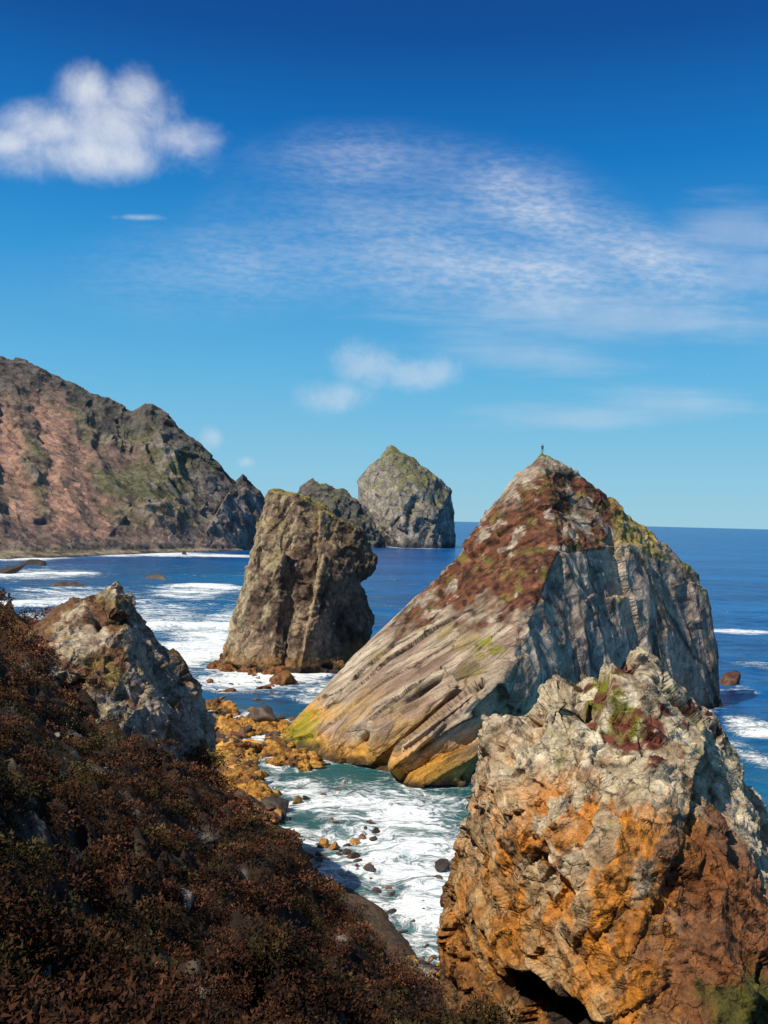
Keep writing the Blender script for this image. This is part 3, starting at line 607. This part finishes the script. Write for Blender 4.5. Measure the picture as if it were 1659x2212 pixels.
# ================================================================ sea
NR,NA=820,560
rad=np.geomspace(45,45000,NR); ang=np.radians(np.linspace(-62,62,NA))
RR,AA=np.meshgrid(rad,ang,indexing='ij'); RR=RR.ravel(); AA=AA.ravel()
xy=np.stack([RR*np.sin(AA),RR*np.cos(AA)],1)
wp=np.concatenate(water_pts); gx,gy,gs=(-420,420),(30,1000),1.0
Hh,_,_=np.histogram2d(wp[:,0],wp[:,1],bins=[840,970],range=[gx,gy]); Hh=np.minimum(Hh,1.0)
def blur(a,s):
    k=np.exp(-0.5*(np.arange(-3*s,3*s+1)/s)**2); k/=k.sum()
    a=np.apply_along_axis(lambda v:np.convolve(v,k,'same'),0,a); return np.apply_along_axis(lambda v:np.convolve(v,k,'same'),1,a)
rimf=np.clip(blur(Hh,1)*1.4,0,1)*0.5+np.clip(blur(Hh,3)*3.0,0,1)*0.5
ix=np.clip(((xy[:,0]-gx[0])/gs).astype(int),0,839); iy=np.clip(((xy[:,1]-gy[0])/gs).astype(int),0,969)
inside=(xy[:,0]>gx[0])&(xy[:,0]<gx[1])&(xy[:,1]>gy[0])&(xy[:,1]<gy[1])
foam=rimf[ix,iy]*inside*0.75
p3=np.stack([xy[:,0],xy[:,1],0*RR],1)
wob=fbm(p3*np.array([0.5,1,1]),25,4,seed=600)
for (px,py,rx,ry,st) in [(270,1335,260,36,1.0),(430,1405,115,54,1.45),(150,1290,200,24,.95),(60,1240,140,16,.85),(330,1196,260,7,1.25),(60,1205,90,8,1.1),(420,1280,120,20,.9),(470,1345,90,44,1.05),(880,1182,110,3,1.0),
    (560,1475,180,34,.80),(700,1500,90,34,.95),(640,1455,90,18,1.2),(800,1740,230,64,.85),(880,1850,170,110,1.1),(915,1950,90,120,1.12),(690,1900,110,70,.8),(860,1780,130,55,1.1),(650,1700,70,40,.8),(760,1820,120,60,1.0),
    (1580,1362,100,8,1.1),(1630,1570,80,26,1.1),(1650,1645,90,30,.9),(1535,1490,50,22,1.0),(1610,1490,50,10,.85),(1590,1620,60,40,.7),(1650,1440,60,12,.55),(1560,1700,80,40,.6)]:
    x0,y0=W(px,py); dy=(W(px,py-ry)[1]-W(px,py+ry)[1])/2; dx=rx*K/F*y0
    e=np.sqrt(((xy[:,0]-x0)/dx)**2+((xy[:,1]-y0)/dy)**2)+wob*0.5
    foam=np.maximum(foam,st*sstep(1.35,0.3,e))
bayw=sstep(60,-20,xy[:,0]+20)*sstep(180,240,xy[:,1])*sstep(900,600,xy[:,1])
bd=np.hypot(xy[:,0]+20,(xy[:,1]-120)*1.0)
ph=bd/15.0+wob*3.0
swell=np.sin(ph)
foam=foam*(1-bayw*0.22)+bayw*0.48*sstep(0.1,0.95,swell)*sstep(0.05,0.5,foam+wob*0.3)+bayw*0.12
z=(fbm(p3*np.array([0.6,1,1]),7,4,seed=610)*0.45+fbm(p3*np.array([0.45,1,1]),22,2,seed=611)*0.6)*sstep(1500,300,RR)*sstep(100,170,RR)+fbm(p3,2.5,3,seed=612)*0.22*sstep(250,120,RR)
z+=bayw*1.0*np.maximum(swell,0)**2
foam+=0.14*sstep(0.2,0.6,z)*sstep(2500,500,RR)
idx=np.arange(NR*NA).reshape(NR,NA)
fq=np.stack([idx[:-1,:-1],idx[:-1,1:],idx[1:,1:],idx[1:,:-1]],-1).reshape(-1,4)[:,::-1]
me=grid_mesh('sea',np.stack([xy[:,0],xy[:,1],z],1),fq); n2=get_no(me)
if n2[:,2].mean()<0: me.flip_normals()
sh=np.clip(sstep(230,120,RR)*0.9+bayw*0.5+foam*0.3,0,1)
chan=sstep(230,150,RR)*sstep(45,25,xy[:,0])
set_col(me,np.stack([foam*0.5,sh,chan],1),'Foam')
m,t,b=new_mat('sea_water')
g=t.new('ShaderNodeNewGeometry').outputs['Position']
at=t.new('ShaderNodeAttribute',attribute_name='Foam'); sp=t.new('ShaderNodeSeparateColor'); t.L.new(at.outputs['Color'],sp.inputs[0])
mp=t.new('ShaderNodeMapping'); mp.inputs['Scale'].default_value=(0.5,1,1); t.L.new(g,mp.inputs[0]); gm=mp.outputs[0]
# slow swirl that bends the foam filaments
sw=t.vm('ADD',g,t.scale(t.vm('SUBTRACT',t.noise(g,0.09,3,0.5,out='Color'),(0.5,0.5,0.5)),16.0))
mq=t.new('ShaderNodeMapping'); mq.inputs['Scale'].default_value=(0.55,1.25,1); mq.inputs['Rotation'].default_value=(0,0,0.5); t.L.new(sw,mq.inputs[0]); gq=mq.outputs[0]
na=t.noise(gm,0.16,8,0.65,1.0); nb_=t.noise(gq,0.30,6,0.6,1.2); nc_=t.noise(gq,1.0,5,0.6,1.0)
na2=t.m('ADD',t.m('MULTIPLY',t.m('SUBTRACT',na,0.5),2.6),0.5)
rg=t.m('SUBTRACT',1.0,t.m('MULTIPLY',t.m('ABSOLUTE',t.m('SUBTRACT',nb_,0.5)),7.0))
rg2=t.m('SUBTRACT',1.0,t.m('MULTIPLY',t.m('ABSOLUTE',t.m('SUBTRACT',nc_,0.5)),7.0))
pat=t.m('ADD',t.m('MULTIPLY',na2,0.50),t.m('ADD',t.m('MULTIPLY',rg,0.36),t.m('MULTIPLY',rg2,0.14)))
att=t.m('MULTIPLY',sp.outputs[0],2.0)
thr=t.m('SUBTRACT',0.95,t.m('MULTIPLY',att,0.56))
ff=t.ramp(t.m('SUBTRACT',pat,thr),-0.14,0.24)
milk=t.m('MULTIPLY',t.ramp(t.m('ADD',att,t.m('MULTIPLY',t.m('SUBTRACT',na,0.5),1.6)),0.4,1.3),0.36)
deep=t.noise(gm,0.012,5,0.6); fine=t.noise(gm,0.25,5,0.65)
wc=t.mix(t.ramp(t.m('ADD',t.m('MULTIPLY',deep,0.5),t.m('MULTIPLY',fine,0.5)),0.38,0.62),(0.0,0.036,0.16,1),(0.001,0.115,0.36,1))
wc=t.mix(t.m('MULTIPLY',sp.outputs[1],0.6),wc,(0.008,0.15,0.22,1))
wc=t.mix(t.m('MULTIPLY',sp.outputs[2],0.8),wc,(0.02,0.10,0.08,1))
wc=t.mix(milk,wc,(0.36,0.56,0.58,1))
c=t.mix(ff,wc,t.mix(t.ramp(nc_,0.35,0.6),(0.66,0.75,0.78,1),(0.93,0.94,0.94,1))); t.L.new(c,b.inputs['Base Color'])
t.L.new(t.ramp(ff,0,1,0.25,0.9),b.inputs['Roughness']); b.inputs['IOR'].default_value=1.33
w1=t.noise(gm,0.35,6,0.6); w2=t.noise(gm,1.6,4,0.6); w0=t.noise(gm,0.06,3,0.5)
hh=t.m('ADD',t.m('MULTIPLY',w1,1.0),t.m('ADD',t.m('MULTIPLY',w2,0.25),t.m('ADD',t.m('MULTIPLY',w0,2.0),t.m('MULTIPLY',ff,0.3))))
bp=t.new('ShaderNodeBump'); bp.inputs['Strength'].default_value=0.8; bp.inputs['Distance'].default_value=1.1; t.L.new(hh,bp.inputs['Height']); t.L.new(bp.outputs[0],b.inputs['Normal'])
add('sea',me,m,kind='structure'); print('sea',time.time()-T0)
# ================================================================ person
def flatmat(n,c,r=0.8):
    m,t,b=new_mat(n); g=t.new('ShaderNodeTexCoord').outputs['Object']
    nn=t.ramp(t.noise(g,30,3),0.3,0.7,0.8,1.2); vc=t.new('ShaderNodeCombineXYZ'); [t.L.new(nn,vc.inputs[i]) for i in range(3)]
    t.L.new(t.mix(1.0,(*c,1),vc.outputs[0],'MULTIPLY'),b.inputs['Base Color']); b.inputs['Roughness'].default_value=r; return m
def skin(name,vs,es,rs,mat,parent=None,root=0,loc=(0,0,0)):
    me=bpy.data.meshes.new(name); me.from_pydata(vs,es,[]); o=link(bpy.data.objects.new('tmp',me))
    o.modifiers.new('s','SKIN'); sv=me.skin_vertices[0].data
    for i,r in enumerate(rs): sv[i].radius=r if isinstance(r,tuple) else (r,r); sv[i].use_root=(i==root)
    s=o.modifiers.new('u','SUBSURF'); s.levels=2
    dg=bpy.context.evaluated_depsgraph_get(); out=bpy.data.meshes.new_from_object(o.evaluated_get(dg)); bpy.data.objects.remove(o)
    smooth(out); out.materials.clear(); out.materials.append(mat); ob=link(bpy.data.objects.new(name,out)); out.name=name
    if parent: ob.parent=parent
    else: ob.location=loc
    return ob
V=[(0,0,.92),(0,0,1.15),(0,0,1.38),(0,0,1.48),(0,-.01,1.58),(0,-.01,1.70),
   (-.1,0,.88),(-.12,.02,.5),(-.13,0,.08),(-.13,-.12,.04),(.1,0,.88),(.13,-.03,.5),(.15,.03,.08),(.15,-.09,.04),
   (-.19,0,1.38),(-.25,.03,1.12),(-.24,-.06,.88),(-.24,-.09,.78),(.19,0,1.38),(.26,.03,1.12),(.24,-.06,.88),(.24,-.09,.78)]
E=[(0,1),(1,2),(2,3),(3,4),(4,5),(0,6),(6,7),(7,8),(8,9),(0,10),(10,11),(11,12),(12,13),(2,14),(14,15),(15,16),(16,17),(2,18),(18,19),(19,20),(20,21)]
Rr=[.12,.12,.13,.055,.095,.085,.085,.06,.045,.04,.085,.06,.045,.04,.06,.045,.035,.035,.06,.045,.035,.035]
pz=PEAK[2]-0.06
per=skin('person',V,E,Rr,flatmat('skin_tone',(0.45,0.27,0.2)),loc=(PEAK[0],PEAK[1],pz))
per['label']="person standing upright on the rocky summit in dark clothes"; per['category']="person"
jm=flatmat('dark_jacket',(0.03,0.05,0.09)); tm=flatmat('dark_trousers',(0.03,0.03,0.035)); hm=flatmat('brown_hair',(0.04,0.025,0.015))
skin('jacket',[V[i] for i in (0,1,2,14,15,16,18,19,20)],[(0,1),(1,2),(2,3),(3,4),(4,5),(2,6),(6,7),(7,8)],[.14,.145,.155,.08,.062,.05,.08,.062,.05],jm,per)
skin('trousers',[V[i] for i in (0,6,7,8,10,11,12)],[(0,1),(1,2),(2,3),(0,4),(4,5),(5,6)],[.135,.105,.078,.062,.105,.078,.062],tm,per)
skin('hair',[(0,.02,1.62),(0,.02,1.72),(0,.0,1.75)],[(0,1),(1,2)],[.1,.1,.06],hm,per)
# ================================================================ gulls
gm_=flatmat('gull_feathers',(0.75,0.75,0.75))
bm=bmesh.new()
bmesh.ops.create_icosphere(bm,subdivisions=2,radius=1.0)
for v in bm.verts: v.co=Vector((v.co.x*0.09,v.co.y*0.28*(1.0 if v.co.y<0 else 1.25),v.co.z*0.08))
for sx in (-1,1):
    pts=[(0.03,-.1,.03),(0.3,-.13,.16),(.68,.02,.1),(.66,.06,.1),(.3,.06,.15),(.03,.1,.03)]
    up=[bm.verts.new((sx*x,y,z+.012)) for x,y,z in pts]; dn=[bm.verts.new((sx*x,y,z-.012)) for x,y,z in pts]
    for a_,b_ in ((0,1),(1,2),(2,3),(3,4),(4,5),(5,0)): bm.faces.new((up[a_],up[b_],dn[b_],dn[a_]))
    for L_ in (up,dn): bm.faces.new((L_[0],L_[1],L_[4],L_[5])); bm.faces.new((L_[1],L_[2],L_[3],L_[4]))
tl=[bm.verts.new(p) for p in ((-.03,.28,0),(.03,.28,0),(.08,.45,0),(-.08,.45,0))]; bm.faces.new(tl)
bmesh.ops.recalc_face_normals(bm,faces=bm.faces[:]); gme=bpy.data.meshes.new('seagull'); bm.to_mesh(gme); bm.free(); gme.materials.append(gm_)
for px,py,d_ in [(1530,812,260),(1300,830,290),(410,1275,190)]:
    o=link(bpy.data.objects.new('seagull',gme)); o.location=P(px,py,d_); o.rotation_euler=(0.1,rng.uniform(-.4,.4),rng.uniform(0,6)); o['label']="white seagull gliding with wings outstretched"; o['category']="bird"; o['group']="seagulls in flight"
# ================================================================ light, world
SUN=Vector((-0.80,-0.60,0)).normalized(); el=math.radians(50)
S3=Vector((SUN.x*math.cos(el),SUN.y*math.cos(el),math.sin(el)))
sl=bpy.data.lights.new('sun','SUN'); sl.energy=5.0; sl.angle=math.radians(0.5); sl.color=(1,0.91,0.76)
so=link(bpy.data.objects.new('sun',sl)); so.rotation_euler=S3.to_track_quat('Z','Y').to_euler()
w=bpy.data.worlds.new('World'); SC.world=w; w.use_nodes=True; t=NT(w.node_tree)
bg=w.node_tree.nodes['Background']
sky=t.new('ShaderNodeTexSky'); sky.sky_type='NISHITA'; sky.sun_disc=False; sky.sun_elevation=el; sky.sun_rotation=math.atan2(SUN.x,SUN.y)
sky.air_density=1.0; sky.dust_density=0.3; sky.ozone_density=3.0
D_=t.new('ShaderNodeTexCoord').outputs['Generated']; s3=t.new('ShaderNodeSeparateXYZ'); t.L.new(D_,s3.inputs[0])
yy=t.m('MAXIMUM',s3.outputs[1],0.05); uu=t.m('DIVIDE',s3.outputs[0],yy); ww=t.m('DIVIDE',s3.outputs[2],yy)
def blob(px,py,rx,ry,rot=0.0):
    a,b2=uv(px,py); b2=-b2; k=K/F
    du=t.m('SUBTRACT',uu,a); dw=t.m('SUBTRACT',ww,b2)
    c_,s_=math.cos(rot),math.sin(rot)
    x=t.m('DIVIDE',t.m('ADD',t.m('MULTIPLY',du,c_),t.m('MULTIPLY',dw,s_)),rx*k)
    y=t.m('DIVIDE',t.m('SUBTRACT',t.m('MULTIPLY',dw,c_),t.m('MULTIPLY',du,s_)),ry*k)
    return t.m('SUBTRACT',1.0,t.m('SQRT',t.m('ADD',t.m('MULTIPLY',x,x),t.m('MULTIPLY',y,y))))
def union(bs):
    r=bs[0]
    for b3 in bs[1:]: r=t.m('SMOOTH_MAX',r,b3,0.3)
    return r
cu=union([blob(185,195,75,58),blob(280,200,70,60),blob(100,275,120,66),blob(20,305,85,42),blob(235,275,150,100),blob(190,330,230,62),blob(370,300,105,48),blob(270,350,85,44)])
n1=t.noise(D_,14,12,0.66,0.3); n2_=t.noise(D_,34,8,0.65)
cden=t.ramp(t.m('ADD',cu,t.m('MULTIPLY',t.m('SUBTRACT',n1,0.5),1.7)),-0.25,1.1)
cden=t.m('MULTIPLY',cden,t.m('ADD',0.52,t.m('MULTIPLY',n2_,0.46)))
sm=union([blob(715,855,120,46),blob(790,790,95,66),blob(900,810,110,44)])
sden=t.m('MULTIPLY',t.ramp(t.m('ADD',sm,t.m('MULTIPLY',t.m('SUBTRACT',n1,0.5),2.0)),-0.1,1.0),0.40)
ti=union([blob(458,948,38,38),blob(530,998,34,18),blob(300,468,75,10)])
tden=t.m('MULTIPLY',t.ramp(t.m('ADD',ti,t.m('MULTIPLY',t.m('SUBTRACT',n2_,0.5),1.4)),0.0,1.1),0.42)
cv=t.new('ShaderNodeCombineXYZ'); t.L.new(uu,cv.inputs[0]); t.L.new(ww,cv.inputs[1])
mp1=t.new('ShaderNodeMapping'); mp1.inputs['Rotation'].default_value=(0,0,0.5); mp1.inputs['Scale'].default_value=(0.8,2.2,1); t.L.new(cv.outputs[0],mp1.inputs[0])
rip=t.noise(mp1.outputs[0],84,4,0.55,0.2); pat_=t.noise(cv.outputs[0],5.0,5,0.55,0.4)
mp2=t.new('ShaderNodeMapping'); mp2.inputs['Rotation'].default_value=(0,0,0.25); mp2.inputs['Scale'].default_value=(0.55,4.2,1); t.L.new(cv.outputs[0],mp2.inputs[0])
stk=t.noise(mp2.outputs[0],10,9,0.62,0.4)
ci=union([blob(1150,440,340,140,-0.35),blob(1330,540,330,125,-0.4),blob(850,500,500,210,0),blob(1200,610,620,135,0),blob(560,560,490,150,0.1),blob(800,350,350,100,0)])
cim=t.ramp(t.m('ADD',ci,t.m('MULTIPLY',t.m('SUBTRACT',pat_,0.5),0.9)),-0.1,1.1)
core=t.ramp(t.m('ADD',union([blob(1180,460,310,110,-0.45),blob(1400,560,280,100,-0.35),blob(1150,580,480,95,0)]),t.m('MULTIPLY',t.m('SUBTRACT',pat_,0.5),0.8)),-0.15,1.1)
cirr=t.m('MULTIPLY',cim,t.m('ADD',t.m('ADD',0.07,t.m('MULTIPLY',t.ramp(rip,0.34,0.68),0.14)),t.m('MULTIPLY',t.ramp(stk,0.3,0.72),0.19)))
cirr=t.m('ADD',cirr,t.m('MULTIPLY',core,t.m('ADD',0.18,t.m('ADD',t.m('MULTIPLY',t.ramp(rip,0.34,0.68),0.16),t.m('MULTIPLY',t.ramp(stk,0.35,0.7),0.08)))))
rb=union([blob(1600,500,190,95),blob(1640,590,170,70),blob(1260,895,300,42,0.05),blob(1420,870,240,48),blob(1350,690,560,70,0),blob(1150,770,280,50)])
rden=t.m('MULTIPLY',t.ramp(t.m('ADD',rb,t.m('MULTIPLY',t.m('SUBTRACT',stk,0.5),1.5)),-0.1,1.1),0.34)
inv=t.m('SUBTRACT',1.0,cden)
for q_ in (sden,tden,cirr,rden): inv=t.m('MULTIPLY',inv,t.m('SUBTRACT',1.0,q_,clamp=True))
fac=t.m('SUBTRACT',1.0,inv,clamp=True)
fac=t.m('MULTIPLY',fac,t.ramp(s3.outputs[1],0.05,0.3))
cr=t.new('ShaderNodeValToRGB'); t.L.new(t.m('MAXIMUM',s3.outputs[2],0.0),cr.inputs[0]); el_=cr.color_ramp.elements
stops=[(0.0,(.32,.60,.74)),(0.05,(.25,.565,.76)),(0.14,(.13,.47,.76)),(0.26,(.032,.31,.69)),(0.36,(.003,.18,.55)),(0.46,(.001,.078,.33)),(0.52,(.001,.055,.25)),(0.65,(.03,.11,.28)),(1.0,(.16,.22,.32))]
el_[0].position=0; el_[0].color=(*[v for v in stops[0][1]],1); el_[1].position=1; el_[1].color=(*stops[-1][1],1)
for p_,c_ in stops[1:-1]:
    e_=el_.new(p_); e_.color=(*c_,1)
grad=t.new('ShaderNodeVectorMath',operation='SCALE'); t.L.new(cr.outputs[0],grad.inputs[0]); grad.inputs['Scale'].default_value=10.0
skc=t.mix(0.94,sky.outputs[0],grad.outputs[0])
cloudc=t.mix(t.ramp(n1,0.35,0.65),(6.0,6.6,7.8,1),(7.9,8.2,8.8,1))
t.L.new(t.mix(fac,skc,cloudc),bg.inputs['Color']); bg.inputs['Strength'].default_value=0.1
# ================================================================ camera
cam=bpy.data.cameras.new('camera'); cam.sensor_fit='VERTICAL'; cam.sensor_height=36; cam.lens=36*F/1024; cam.clip_start=0.3; cam.clip_end=120000
cobj=link(bpy.data.objects.new('camera',cam))
cobj.matrix_world=Matrix.Translation((0,0,H))@Matrix.Rotation(math.radians(90)+math.atan(V0/F),4,'X')@Matrix.Rotation(PHI,4,'Z')
SC.camera=cobj
SC.view_settings.view_transform='Standard'; SC.view_settings.look='None'; SC.view_settings.exposure=0
print('done',time.time()-T0)
